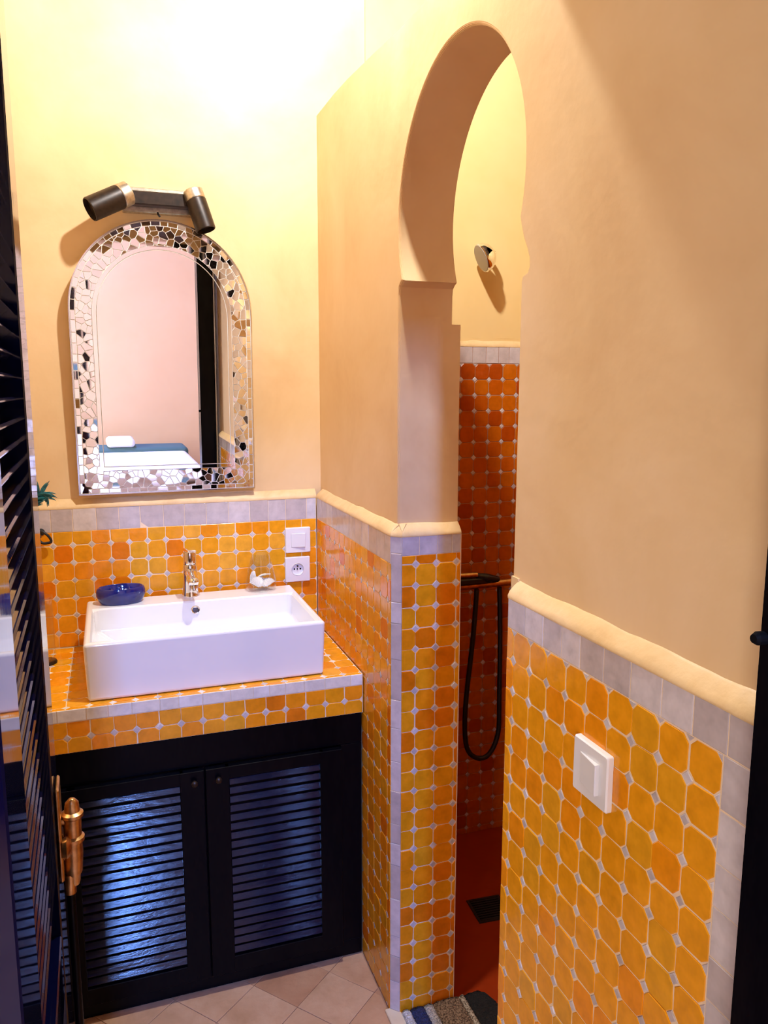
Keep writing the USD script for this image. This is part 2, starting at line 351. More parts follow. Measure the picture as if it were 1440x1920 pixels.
# right wall: plaster partition with the horseshoe arch cut through
wr = thing('wall_right', kind='structure')
cy_, cz_, R_ = -0.967, 1.935, 0.279
a0 = math.asin((1.818-cz_)/R_); a1 = math.pi - math.asin((1.850-cz_)/R_)
arc = [(cy_+R_*math.cos(a), cz_+R_*math.sin(a)) for a in np.linspace(a0, a1, 72)]
left_side = [(-0.690, -0.1), (-0.690, 1.10), (-0.688, 1.55), (-0.690, 1.79), (-0.693, 1.806), (-0.703, 1.8135)]
right_side = [(-1.2365, 1.838), (-1.246, 1.815), (-1.258, 1.797), (-1.265, 1.783), (-1.266, 1.770), (-1.262, 1.763), (-1.246, 1.7585), (-1.2425, 1.75), (-1.243, 1.55), (-1.243, -0.1)]
opening = Polygon([(-y, z) for y, z in left_side + arc + right_side]).buffer(0)
top_edge = [(-0.14, 2.381), (0.1626, 2.3785), (0.30, 2.372), (0.52, 2.354), (0.69, 2.338), (0.84, 2.331), (1.10, 2.325), (1.30, 2.32)]
side = Polygon([(-0.02, 0), (-0.02, 2.38)] + top_edge[1:] + [(1.95, 2.32), (1.95, 0)]).difference(opening)
upper = side.intersection(sbox(-1, 1.728, 3, 3)); lower = side.intersection(sbox(-1, -1, 3, 1.728))
FP = Frame((0.02, 0, 0), (0, -1, 0), (0, 0, 1))
def rounded_panel(poly, fr, h_front, h_back, r):
    """extruded wall whose front arris is eased by a few stepped insets"""
    parts = [prism(poly, fr, h_back, h_front - r)]
    last = h_front - r
    for k in range(1, 5):
        a = k/4*math.pi/2; h = h_front - r + r*math.sin(a); ins = r*(1-math.cos(a))
        q = poly.buffer(0).difference(opening.buffer(ins, join_style=1))
        parts.append(prism(q, fr, last-1e-5, h)) ; last = h
    m = sum((to_mf(p) for p in parts[1:]), to_mf(parts[0]))
    return as_tm(m)
obj('plaster', as_tm(to_mf(rounded_panel(upper, FP, 0.0, -0.130, 0.006)) + to_mf(rounded_panel(lower, FP, 0.0, -0.152, 0.006))), 'tadelakt', wr, smooth=28)
# dado: grout bed, chamfered corners, tiles
YJ = -0.7144; CH = 0.0209; YR = -1.2665
bed = Polygon([(0.001, 0.0), (0.001, -0.6915), (CH+0.002, YJ+0.001), (0.172, YJ+0.001), (0.172, -0.69), (0.021, -0.69), (0.021, 0.0)])
obj('tile_bed', trimesh.creation.extrude_polygon(bed, H-0.001, engine='earcut'), 'grout', wr)
bed2 = Polygon([(0.001, -1.81), (0.001, YR), (CH, YR+CH), (0.172, YR+CH), (0.172, -1.243-0.001), (0.021, -1.243-0.001), (0.021, -1.81)])
obj('tile_bed', trimesh.creation.extrude_polygon(bed2, H-0.001, engine='earcut'), 'grout', wr)
tiles, ins, brd = [], [], []
region = sbox(0.002, 0.002, 0.6935, BAND)
t, d = octagon_field(region, 0.0, 1.1369, P)
hid = lambda s: s.centroid.x < 0.49 and s.centroid.y < 0.84
tiles += [(s, FB, pick(ORANGE, ORANGE_P), 0.0) for s in t if not hid(s)]; ins += [(s, FB, pick(GREY), 0.0) for s in d if not hid(s)]
brd += [(s, FB, pick(GREY), 0.0) for s in border(0.002, 0.6935, BAND, H, 0.058)]
region = sbox(CH, 0.002, 0.170, 1.1975)
t, d = octagon_field(region, 0.0559, 1.176, P)
tiles += [(s, FJ, pick(ORANGE[:4], [0.35, 0.4, 0.05, 0.2] if s.centroid.x < 0.107 else [0.1, 0.4, 0.0, 0.5]), 0.0) for s in t]; ins += [(s, FJ, pick(GREY), 0.0) for s in d]
brd += [(s, FJ, pick(GREY), 0.0) for s in border(CH, 0.170, 1.1975, H, 0.042)]
wch = CH/S2
brd += [(s, FC, pick(GREY), 0.0) for s in border(0.0006, wch-0.0006, 0.006, H-0.04, 0.082, 'v', 0.4)] + [(sbox(0.0008, H-0.0395, wch-0.0008, H-0.0005), FC, GREY[0], 0.0)]
region = sbox(-YR, 0.002, 1.754, 1.1930)
t, d = octagon_field(region, 1.3921, 1.1408, P)
tiles += [(s, FB, pick(ORANGE[:3], [0.72, 0.2, 0.08]), 0.0) for s in t]; ins += [(s, FB, pick(GREY), 0.0) for s in d]
brd += [(s, FB, pick(GREY), 0.0) for s in border(-YR, 1.81, 1.1930, H, 0.055)]
brd += [(s, FB, pick(GREY), 0.0) for s in border(1.754, 1.81, 0.002, 1.1930, 0.058, 'v')]
put_tiles(wr, 'tile', tiles); put_tiles(wr, 'tile_insert', ins); put_tiles(wr, 'border_tile', brd)
led = [ledge(FB, 0.0, 0.6935, H), ledge(FC, 0.0, wch, H), ledge(FJ, CH, 0.171, H)]
obj('plaster_ledge', cat(led), 'ledge_plaster', wr, smooth=50)
obj('plaster_ledge', cat([ledge(FB, -YR, 1.81, H), prism(Polygon([(CH-0.004, -0.001), (0.17, -0.001), (0.17, 0.022), (CH-0.004, 0.022)]), Frame((0, YR+CH, H), (1, 0, 0), (0, -1, 0)), -0.03, 0.001)]), 'ledge_plaster', wr, smooth=50)
obj('unseen_side_dado', cat([bx(0.1725, 0.178, -0.60, -0.001, -0.02, 1.722), bx(0.1725, 0.178, -1.50, -1.248, -0.02, 1.722)]), 'zellige_rust', wr)  # face out of view; its dark red keeps the lower shower dim
obj('skirting', rbox(-0.012, 0.026, YJ-0.05, -0.690, -0.004, 0.006, 0.004), 'stone', wr)

obj('wall_left', bx(LEFT-0.1, LEFT, FRONT-0.14, 0.02, 0, TOP), 'tadelakt', kind='structure')
# wall of the doorway, with the opening the camera looks through
wf = thing('wall_front', kind='structure')
obj('plaster', cat([bx(LEFT, -0.79, FRONT-0.14, FRONT, 0, 2.3), bx(0.021, 1.25, FRONT-0.14, FRONT, 0, 2.3), bx(-0.79, 0.021, FRONT-0.14, FRONT, 2.2, 2.3)]), 'tadelakt', wf)
obj('ceiling', bx(LEFT-0.1, 1.25, -1.20, 0.14, TOP, TOP+0.1), 'unseen_ceiling_dark', kind='structure')
obj('unseen_ceiling_lower', bx(LEFT, 1.25, FRONT-0.14, -1.214, 2.30, TOP), 'unseen_ceiling_dark', kind='structure')  # slab out of view; its edge casts the diagonal shadow on the right wall
wss = thing('wall_shower_side', kind='structure')
obj('plaster', bx(1.15, 1.25, -1.50, 0.02, 1.72, 2.4), 'tadelakt_shower', wss)
obj('dado', bx(1.145, 1.25, -1.50, 0.0, -0.02, 1.72), 'zellige_rust', wss)  # out of view; dark red lowers the light bounced onto the shower tiles
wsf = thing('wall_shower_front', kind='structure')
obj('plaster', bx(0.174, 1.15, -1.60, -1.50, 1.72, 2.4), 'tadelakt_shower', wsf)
obj('dado', bx(0.174, 1.145, -1.60, -1.495, -0.02, 1.72), 'zellige_rust', wsf)  # unseen as well, dark red so the shower stays darker below

fl = thing('floor', kind='structure')
obj('screed', bx(LEFT, 0.172, FRONT-0.14, 0.0, -0.05, -0.0045), 'floor_clay_dark', fl)
obj('shower_floor', bx(0.172, 1.15, -1.50, 0.012, -0.05, -0.012), 'shower_floor_red', fl)
FF = Frame((0, 0, -0.003), (1, 0, 0), (0, 1, 0))
room = sbox(LEFT+0.002, FRONT, -0.003, -0.43)
ft = []
s_ = 0.145
for i in range(-16, 16):
    for j in range(-16, 16):
        sq = affinity.rotate(sbox(i*s_, j*s_, (i+1)*s_-0.0012, (j+1)*s_-0.0012), 40, origin=(0, 0))
        q = affinity.translate(sq, -0.35, -0.9).intersection(room)
        if q.geom_type == 'Polygon' and q.area > 3e-4: ft.append((q.simplify(0.0005).convex_hull, FF, pick(FLOORT), 0.002))
put_tiles(fl, 'floor_tile', ft)
th = Polygon([(0.0, FRONT), (0.0, YR), (CH, YR+CH), (0.172, YR+CH), (0.172, YJ), (CH, YJ), (0.0, -0.6935), (-0.004, -0.6935), (-0.004, FRONT)])
obj('threshold', prism(Polygon([(0.001, -1.245), (0.172, -1.245), (0.172, -0.7145), (CH, -0.7145), (0.001, -0.6945)]), Frame((0, 0, 0), (1, 0, 0), (0, 1, 0)), -0.02, -0.001), 'shower_floor_red', fl)

# ------------------------------------------------------------------ bedroom behind the camera (seen in the mirror)
BX0, BX1, BY0 = -3.0, 2.2, -6.8
obj('bedroom_floor', bx(BX0, BX1, BY0, FRONT-0.14, -0.06, 0.0), 'floor_clay_pale', kind='structure')
obj('bedroom_ceiling', bx(BX0, BX1, BY0, FRONT-0.14, 4.8, 4.9), 'bedroom_plaster', kind='structure')  # out of view; raised to make room for the high window light
obj('wall_bedroom_left', bx(BX0-0.1, BX0, BY0, FRONT-0.14, 0, 4.8), 'bedroom_plaster', kind='structure')
obj('wall_bedroom_right', bx(BX1, BX1+0.1, BY0, FRONT-0.14, 0, 4.8), 'bedroom_plaster', kind='structure')
obj('wall_bedroom_back', bx(BX0, BX1, BY0-0.1, BY0, 0, 4.8), 'bedroom_plaster', kind='structure')
obj('wall_bedroom_front', cat([bx(BX0, -0.79, FRONT-0.155, FRONT-0.14, 0, 4.8), bx(0.0, BX1, FRONT-0.155, FRONT-0.14, 0, 4.8), bx(-0.79, 0.0, FRONT-0.155, FRONT-0.14, 2.2, 4.8)]), 'bedroom_plaster', kind='structure')
for n_, (c, hw, z0, z1, ax) in enumerate([(-0.93, 0.16, 3.38, 4.52, 'y'), (-4.9, 0.65, 0.95, 2.45, 'x')]):
    w = thing(f'window_{n_+1}', kind='structure')  # unseen frames set around the two window lights
    bars = []
    for a, b, lo, hi in ((-hw-0.05, -hw, z0-0.05, z1+0.05), (hw, hw+0.05, z0-0.05, z1+0.05), (-hw, hw, z0-0.05, z0), (-hw, hw, z1, z1+0.05), (-0.012, 0.012, z0, z1)):
        bars.append(bx(c+a, c+b, BY0+0.001, BY0+0.05, lo, hi) if ax == 'y' else bx(BX0+0.001, BX0+0.05, c+a, c+b, lo, hi))
    obj('window_frame', cat(bars[:4]), 'window_frame_paint', w)

# doorway: black frame post on the right with its strike
df = thing('door_frame', 'black door frame post at the right edge beside the tiled wall', 'door frame')
obj('frame_post', cbox(-0.080, -0.002, -1.95, -1.867, 0, 2.2, 0.003), 'black_paint', df)
obj('frame_stop', cbox(-0.060, -0.002, -2.0, -1.951, 0, 2.2, 0.003), 'black_paint', df)
obj('strike_pin', tube([(-0.070, -1.875, 1.3687), (-0.086, -1.872, 1.3687), (-0.090, -1.872, 1.3687)], [0.0062, 0.0062, 0.004], 14), 'hole_black', df)
df2 = obj('frame_post', cbox(-0.79, -0.745, -1.95, -1.86, 0, 2.2, 0.003), 'black_paint', df)

# left door leaf, louvred, opened into the bathroom
dl = thing('door_leaf', 'tall glossy navy louvred door leaf standing open at the left edge', 'door')
A_, B_ = np.array((-0.6985, -1.74)), np.array((-0.7095, -1.155))     # hinge and free edge of the visible face
dirv = (B_-A_)/np.linalg.norm(B_-A_); L_ = np.linalg.norm(B_-A_)
FD = Frame((A_[0], A_[1], 0), (dirv[0], dirv[1], 0), (0, 0, 1))    # normal faces the basin (+x)
TH = 0.034; ZT = 2.28
def leafbox(u0, u1, v0, v1, h0, h1, c=0.002):
    m = cbox(u0, u1, v0, v1, h0, h1, c); v = np.array(m.vertices); m.vertices = fr_pts(FD, v); return m
def fr_pts(fr, v): return fr.O + v[:, :1]*fr.U + v[:, 1:2]*fr.V + v[:, 2:]*fr.N
ST, REC, TH = 0.105, 0.013, 0.046
obj('stile', leafbox(0, ST+0.03, 0.02, ZT, -TH, 0), 'navy_door_paint', dl)
obj('stile', leafbox(L_-ST, L_, 0.02, ZT, -TH, 0), 'navy_door_paint', dl)
obj('rail', leafbox(ST+0.03, L_-ST, 0.02, 0.20, -TH, -0.001), 'navy_door_paint', dl)
obj('rail', leafbox(ST+0.03, L_-ST, ZT-0.10, ZT, -TH, -0.001), 'navy_door_paint', dl)
obj('rail', leafbox(ST+0.03, L_-ST, 0.72, 0.80, -TH, -0.001), 'navy_door_paint', dl)
obj('lower_panel', leafbox(ST+0.03, L_-ST, 0.20, 0.72, -TH*0.75, -REC), 'navy_door_paint', dl)
v = 0.818
while v < ZT-0.12:
    sl = cbox(ST+0.026, L_-ST+0.004, -0.0175, 0.0175, -0.003, 0.003, 0.0012)
    sl.apply_transform(rotm(math.radians(50), (1, 0, 0), (0, 0, 0))); sl.apply_translation((0, v, -REC-0.0135))
    vv = np.array(sl.vertices); sl.vertices = fr_pts(FD, vv)
    obj('slat', sl, 'navy_door_paint', dl); v += 0.0285
# cremone bolt and dangling handle on the free edge
cb = thing('bolt_lock', 'aged brass cremone bolt with turned handle on the louvred door', parent=dl)
cb.ClearCustomDataByKey('label'); cb.SetCustomDataByKey('label', 'aged brass cremone bolt with turned handle')
def atd(u, v, h): return FD(np.array([(u, v)]), h)[0]
uc = L_-0.05
ax = (atd(uc, 0.845, 0.0175), atd(uc, 0.985, 0.0215))
dv = (ax[1]-ax[0]); hl = np.linalg.norm(dv); dvn = dv/hl
prof = [(0, -0.004), (0.010, -0.003), (0.0125, 0.004), (0.0125, 0.012), (0.0165, 0.018), (0.0185, 0.05), (0.0175, 0.066), (0.0215, 0.068), (0.0215, 0.074), (0.0165, 0.077), (0.0165, 0.104), (0.0205, 0.107), (0.0205, 0.112), (0.0145, 0.115), (0.0125, 0.128), (0.006, 0.134), (0, 0.135)]
prof = [(r_*0.78, z_) for r_, z_ in prof]
obj('handle', lathe(prof, 28, dvn, ax[0]), 'aged_brass', cb, smooth=40)
obj('lock_plate', leafbox(uc-0.03, uc+0.022, 0.865, 1.01, 0.0005, 0.006, 0.002), 'aged_brass', cb)
obj('pivot', tube([atd(uc, 0.945, 0.005), atd(uc, 0.945, 0.026)], 0.007, 12), 'aged_brass', cb, smooth=40)
obj('pivot', tube([atd(uc, 0.890, 0.005), atd(uc, 0.890, 0.023)], 0.008, 12), 'aged_brass', cb, smooth=40)
obj('boss', lathe([(0, 0), (0.014, 0.0), (0.016, 0.006), (0.010, 0.012), (0, 0.013)], 20, FD.N, atd(uc-0.022, 0.915, 0.006)), 'aged_brass', cb, smooth=40)
obj('rod', tube([atd(uc-0.002, 0.03, 0.012), atd(uc-0.002, 0.868, 0.012)], 0.0065, 12), 'black_paint', cb, smooth=40)
obj('rod_ferrule', tube([atd(uc-0.002, 0.83, 0.012), atd(uc-0.002, 0.862, 0.012)], [0.0085, 0.0095], 14), 'aged_brass', cb, smooth=40)

# ------------------------------------------------------------------ vanity: tiled worktop and louvred cupboard
YC, ZC = -0.486, 0.8344
ct = thing('worktop', 'orange zellige tiled worktop with white edge tiles under the basin', 'worktop')
obj('slab', bx(LEFT+0.002, -0.003, YC+0.001, -0.003, 0.7265, ZC-0.001), 'grout', ct)
FCt = Frame((0, YC, 0), (1, 0, 0), (0, 0, 1)); FTp = Frame((0, 0, ZC), (1, 0, 0), (0, 1, 0))
t, d = octagon_field(sbox(LEFT+0.004, 0.7265, -0.004, 0.8035), -0.7363, 0.7634, 0.0525)
put_tiles(ct, 'front_tile', [(s, FCt, pick(ORANGE[:4], [0.45, 0.35, 0.05, 0.15]), 0.0) for s in t])
put_tiles(ct, 'tile_insert', [(s, FCt, pick(GREY[:2]), 0.0) for s in d])
put_tiles(ct, 'edge_tile', [(s, FCt, pick(WHITE), 0.0004) for s in border(LEFT+0.004, -0.004, 0.8040, ZC, 0.056, 'u', 0.3)])
t, d = octagon_field(sbox(LEFT+0.004, YC+0.0015, -0.004, -0.004), -0.7363, -0.47, 0.0525)
put_tiles(ct, 'top_tile', [(s, FTp, pick(ORANGE[:3]+ORANGE[4:], [0.4, 0.2, 0.2, 0.2]), 0.0) for s in t])
put_tiles(ct, 'top_insert', [(s, FTp, pick(WHITE+GREY[:1]), 0.0) for s in d])

YF = -0.472
cab = thing('vanity_cupboard', 'black gloss vanity cupboard with louvred navy doors below the worktop', 'cupboard')
obj('frame', cat([cbox(LEFT+0.003, -0.003, YF, YF+0.03, 0.636, 0.724), cbox(LEFT+0.003, -0.003, YF+0.002, YF+0.03, 0.003, 0.05), cbox(LEFT+0.003, -0.80, YF, YF+0.03, 0.05, 0.636), cbox(-0.062, -0.003, YF, YF+0.03, 0.05, 0.636), cbox(-0.4365, -0.4095, YF+0.004, YF+0.03, 0.05, 0.636)]), 'black_paint', cab)
obj('back', bx(LEFT+0.003, -0.003, YF+0.06, YF+0.07, 0.003, 0.72), 'black_paint', cab)
for x0, x1, kx in ((-0.7985, -0.4245, -0.4495), (-0.4215, -0.0635, -0.390)):
    dr = thing('door', parent=cab)
    sx = 0.0600
    obj('door_frame', cat([cbox(x0, x0+sx+0.012*(x0 < -0.7), YF-0.020, YF-0.001, 0.052, 0.634), cbox(x1-sx, x1, YF-0.020, YF-0.001, 0.052, 0.634), cbox(x0+sx-0.01, x1-sx+0.01, YF-0.0195, YF-0.0015, 0.052, 0.098), cbox(x0+sx-0.01, x1-sx+0.01, YF-0.0195, YF-0.0015, 0.600, 0.634)]), 'black_paint', dr)
    n = 20; z0, z1 = 0.098, 0.600; pitch = (z1-z0)/n
    for k in range(n):
        s = cbox(x0+sx-0.004, x1-sx+0.004, -0.003, 0.003, -0.0083, 0.0083, 0.001)
        s.apply_transform(rotm(math.radians(-32+rng.normal(0, 0.7)), (1, 0, 0)))
        s.apply_translation((0, YF-0.0095, z0+(k+0.5)*pitch))
        obj('slat', s, 'navy_slat_paint', dr)
    obj('knob', lathe([(0, 0), (0.004, 0), (0.004, 0.006), (0.008, 0.010), (0.008, 0.015), (0.005, 0.018), (0, 0.0185)], 20, (0, -1, 0), (kx, YF-0.019, 0.607)), 'bronze', dr, smooth=40)

# ------------------------------------------------------------------ basin
ba = thing('washbasin', 'white rectangular porcelain basin standing on the tiled worktop', 'basin')
x0, x1, y0, y1, zb = -0.6915, -0.0973, -0.4614, -0.0493, 0.9816
outer = m3.Manifold.hull_points(np.vstack([np.array(trimesh.creation.icosphere(2, 0.009).vertices) + np.array((x, y, z)) for x, y, z in
    [(x, y, zb-0.009) for x in (x0+0.009, x1-0.009) for y in (y0+0.009, y1-0.009)] + [(x, y, ZC+0.010) for x in (x0+0.013, x1-0.013) for y in (y0+0.013, y1-0.010)]]).tolist())
ix0, ix1, iy0, iy1 = x0+0.017, x1-0.017, y0+0.014, -0.146
sp = np.array(trimesh.creation.icosphere(2, 0.016).vertices)
inner = m3.Manifold.hull_points(np.vstack([sp + np.array(c) for c in
    [(x, y, zb+0.05) for x in (ix0+0.016, ix1-0.016) for y in (iy0+0.016, iy1-0.016)] + [(x, y, zb-0.055) for x in (ix0+0.022, ix1-0.024) for y in (iy0+0.020, iy1-0.022)] + [(x, y, ZC+0.047) for x in (ix0+0.085, ix1-0.085) for y in (iy0+0.065, iy1-0.045)] + [(-0.4, iy1-0.09, ZC+0.040)]]).tolist())
lip = m3.Manifold.hull_points(np.vstack([np.array([(ix0-0.003, iy0-0.003, zb+0.001), (ix1+0.003, iy0-0.003, zb+0.001), (ix0-0.003, iy1+0.003, zb+0.001), (ix1+0.003, iy1+0.003, zb+0.001)]), np.array([(ix0+0.004, iy0+0.004, zb-0.005), (ix1-0.004, iy0+0.004, zb-0.005), (ix0+0.004, iy1-0.004, zb-0.005), (ix1-0.004, iy1-0.004, zb-0.005)])]).tolist())
basin = outer - inner - lip
obj('bowl', as_tm(basin), 'porcelain', ba, smooth=35)
on_ = np.array((0, -0.97, 0.22)); on_ /= np.linalg.norm(on_)
oc = np.array((-0.3985, -0.1505, 0.9555))
obj('overflow_ring', lathe([(0.0075, 0.0), (0.0125, 0.0), (0.0125, 0.002), (0.0110, 0.0035), (0.0085, 0.0030), (0.0075, 0.001), (0.0075, 0.0)], 28, on_, oc), 'chrome', ba, smooth=40)
obj('overflow_hole', lathe([(0, 0.0), (0.0078, 0.0), (0.0078, 0.0008), (0, 0.001)], 24, on_, oc), 'chrome_dark', ba)
obj('drain', lathe([(0, 0.006), (0.020, 0.006), (0.027, 0.003), (0.032, 0.0), (0.032, -0.004), (0, -0.004)], 32, None, (-0.4, -0.275, ZC+0.0285)), 'chrome', ba, smooth=40)

# tap
tp = thing('tap', 'chrome single lever mixer tap on the basin deck', 'tap', loc=(-0.404, -0.0895, zb))
obj('column', lathe([(0, 0), (0.0255, 0.0), (0.0262, 0.0025), (0.0250, 0.006), (0.0232, 0.020), (0.0218, 0.045), (0.0205, 0.092), (0.0185, 0.096), (0, 0.0965)], 36), 'chrome', tp, smooth=45)
obj('cartridge', lathe([(0, 0.0968), (0.0180, 0.0968), (0.0192, 0.101), (0.0192, 0.128), (0.0175, 0.1335), (0, 0.1345)], 36), 'chrome', tp, smooth=45)
sp_ = trimesh.convex.convex_hull(np.vstack([np.array(trimesh.creation.icosphere(2, r).vertices)*np.array((1, 1, s))+np.array(c) for r, c, s in ((0.0165, (0, -0.005, 0.072), 1.0), (0.0150, (0.0, -0.095, 0.066), 0.8), (0.0150, (0.0, -0.088, 0.060), 0.7))]))
obj('spout', sp_, 'chrome', tp, smooth=60)
obj('aerator', lathe([(0, -0.012), (0.0105, -0.012), (0.0115, -0.010), (0.0115, 0.004), (0, 0.004)], 28, (0, 0.12, 1), (0, -0.093, 0.050)), 'chrome', tp, smooth=40)
lv = trimesh.convex.convex_hull(np.vstack([np.array(trimesh.creation.icosphere(1, 0.0035).vertices)+np.array(c) for c in [(-0.013, 0.010, 0.139), (0.013, 0.010, 0.139), (-0.009, -0.075, 0.148), (0.009, -0.075, 0.148), (-0.014, -0.012, 0.139), (0.014, -0.012, 0.139)]]))
obj('lever', lv, 'chrome', tp, smooth=45)

# soap dish
def ellip(mesh, sx, sy):
    v = np.array(mesh.vertices); v[:, 0] *= sx; v[:, 1] *= sy; mesh.vertices = v; return mesh
sd = thing('soap_dish', 'glossy navy blue oval ceramic soap dish on the basin rim', 'soap dish', loc=(-0.598, -0.098, zb), rotz=3)
obj('bowl', ellip(lathe([(0, 0.0), (0.80, 0.0), (0.86, 0.003), (0.93, 0.012), (1.0, 0.024), (1.0, 0.036), (0.96, 0.044), (0.90, 0.0465), (0.84, 0.044), (0.79, 0.036), (0.70, 0.026), (0, 0.024)], 56), 0.0665, 0.040), 'navy_glaze', sd, smooth=50)
for k in (-0.024, 0.0, 0.024):
    obj('rib', rbox(k-0.003, k+0.003, -0.029, 0.029, 0.020, 0.040, 0.0028, 1), 'navy_glaze', sd, smooth=40)

# glass jar with shells
jar = thing('glass_jar', 'small tapered clear glass jar holding white shells on the basin rim', 'glass jar', loc=(-0.196, -0.082, zb))
po = [(0, 0.0), (0.040, 0.0), (0.0445, 0.004), (0.0465, 0.014), (0.0455, 0.030), (0.0395, 0.060), (0.032, 0.090), (0.026, 0.1115)]
pi_ = [(0.0240, 0.1115), (0.030, 0.090), (0.0375, 0.060), (0.0435, 0.030), (0.0445, 0.014), (0.041, 0.0065), (0, 0.0055)]
obj('glass', lathe(po + pi_, 44), 'clear_glass', jar, smooth=60)
def shell(r, seed):
    """a scallop: fan with ribs, cupped and thick"""
    g = np.random.default_rng(seed); n, m = 27, 6; V = []
    for side in (0, 1):
        for i in range(m):
            rr = r*(0.10+0.90*i/(m-1))
            for j in range(n):
                a = math.radians(-62+124*j/(n-1)); rib = 1+0.05*math.cos(j*math.pi)*(i/(m-1))
                V.append((rr*math.sin(a)*rib, rr*math.cos(a)*rib, 0.32*r*(1-(i/(m-1))**2)*math.cos(a*0.8)+0.03*r*math.cos(j*math.pi)*(i/(m-1)) - side*0.0022))
    F = []
    for s in (0, 1):
        o = s*n*m
        for i in range(m-1):
            for j in range(n-1):
                q = [o+i*n+j, o+i*n+j+1, o+(i+1)*n+j+1, o+(i+1)*n+j]; q = q if s == 0 else q[::-1]
                F += [(q[0], q[2], q[1]), (q[0], q[3], q[2])]
    ring = [i*n for i in range(m)] + [(m-1)*n+j for j in range(1, n)] + [i*n+n-1 for i in range(m-2, -1, -1)] + [j for j in range(n-2, 0, -1)]
    for a, b in zip(ring, ring[1:]+ring[:1]): F += [(a, b, n*m+b), (a, n*m+b, n*m+a)]
    tm = trimesh.Trimesh(np.array(V)-(0, r*0.5, 0), F, process=False); trimesh.repair.fix_normals(tm); return tm
shells = [(0.028, (-0.012, -0.014, 0.026), (75, 10, 25), 'white scallop shell standing at the left front of the glass jar'),
          (0.026, (0.014, -0.012, 0.022), (62, -15, -30), 'white scallop shell leaning at the right front of the glass jar'),
          (0.022, (0.002, 0.014, 0.022), (-50, 12, 10), 'white shell lying at the back of the glass jar'),
          (0.020, (-0.024, 0.004, 0.040), (80, -40, 60), 'white shell with its rim up against the left side of the jar'),
          (0.021, (0.010, 0.000, 0.042), (25, 20, 140), 'topmost white shell lying flat in the glass jar')]
for k, (r, c, e, lab) in enumerate(shells):
    s = shell(r*1.22, 20+k); s.apply_transform(trimesh.transformations.euler_matrix(*np.radians(e)))
    obj('seashell', s, 'shell_white', None, smooth=30, label=lab, cat='shell', group='white shells in the glass jar')
    p_ = stage.GetPrimAtPath('/World/seashell' + (f'_{k:03d}' if k else '')); UsdGeom.Xformable(p_).AddTranslateOp().Set(Gf.Vec3d(-0.196+c[0], -0.082+c[1], zb+c[2]))

# tall glass and feather, behind the door edge
tg = thing('tall_glass', 'tall thin clear glass with dark foot on the worktop behind the door', 'glass', loc=(-0.803, -0.125, ZC))
obj('glass', lathe([(0, 0.010), (0.026, 0.010), (0.0275, 0.013), (0.0285, 0.19), (0.0270, 0.19), (0.0260, 0.016), (0, 0.015)], 36), 'clear_glass', tg, smooth=50)
obj('foot', lathe([(0, 0.0), (0.029, 0.0), (0.030, 0.003), (0.028, 0.008), (0.020, 0.0095), (0, 0.0098)], 36), 'bronze', tg, smooth=50)
fe = thing('feather_sprig', 'dark teal feathery sprig standing in the tall glass by the door', 'dried plant')
stem = spline([(-0.808, -0.125, ZC+0.018), (-0.812, -0.122, 1.05), (-0.815, -0.116, 1.20), (-0.806, -0.108, 1.285), (-0.790, -0.104, 1.305), (-0.772, -0.102, 1.290)], 40)
obj('stem', tube(stem, np.linspace(0.0020, 0.0010, 40), 8), 'feather_teal', fe, smooth=60)
barbs = []
for k in range(34):
    f = 0.80+0.20*k/33; i0 = f*39; b = np.array([np.interp(i0, np.arange(40), stem[:, i]) for i in range(3)]); t_ = stem[min(int(i0)+1, 39)]-stem[max(int(i0)-1, 0)]; t_ /= np.linalg.norm(t_)
    for sgn in (-1, 1):
        perp = np.cross(t_, (0, -1, 0))*sgn; ln = 0.035*(0.6+0.4*math.sin(k/33*3.0))*(1+rng.normal(0, 0.12))
        d_ = 0.70*perp + 0.75*t_ + np.array((0, rng.normal(0, 0.15), -0.25)); d_ /= np.linalg.norm(d_)
        e = b + d_*ln; md = b + d_*ln*0.5 + np.array((0, 0, ln*0.10))
        barbs.append(tube(spline([b, md, e], 6), [0.0016, 0.0024, 0.0026, 0.0022, 0.0014, 0.0005], 5))
obj('barbs', cat(barbs), 'feather_teal', fe, smooth=60)

# iron hook on the tiles
hk = thing('wall_hook', 'small black wrought iron loop hook on the tiles beside the door', 'hook')
obj('back_plate', lathe([(0, 0), (0.010, 0), (0.010, 0.003), (0.006, 0.005), (0, 0.0055)], 20, (0, -1, 0), (-0.803, 0.0005, 1.180)), 'iron_black', hk, smooth=40)
obj('loop', tube(spline([(-0.803, -0.004, 1.180), (-0.800, -0.016, 1.184), (-0.790, -0.020, 1.178), (-0.779, -0.020, 1.164), (-0.777, -0.020, 1.154), (-0.786, -0.020, 1.151), (-0.800, -0.020, 1.152), (-0.806, -0.019, 1.158), (-0.804, -0.013, 1.170)], 44), 0.0038, 10), 'iron_black', hk, smooth=60)

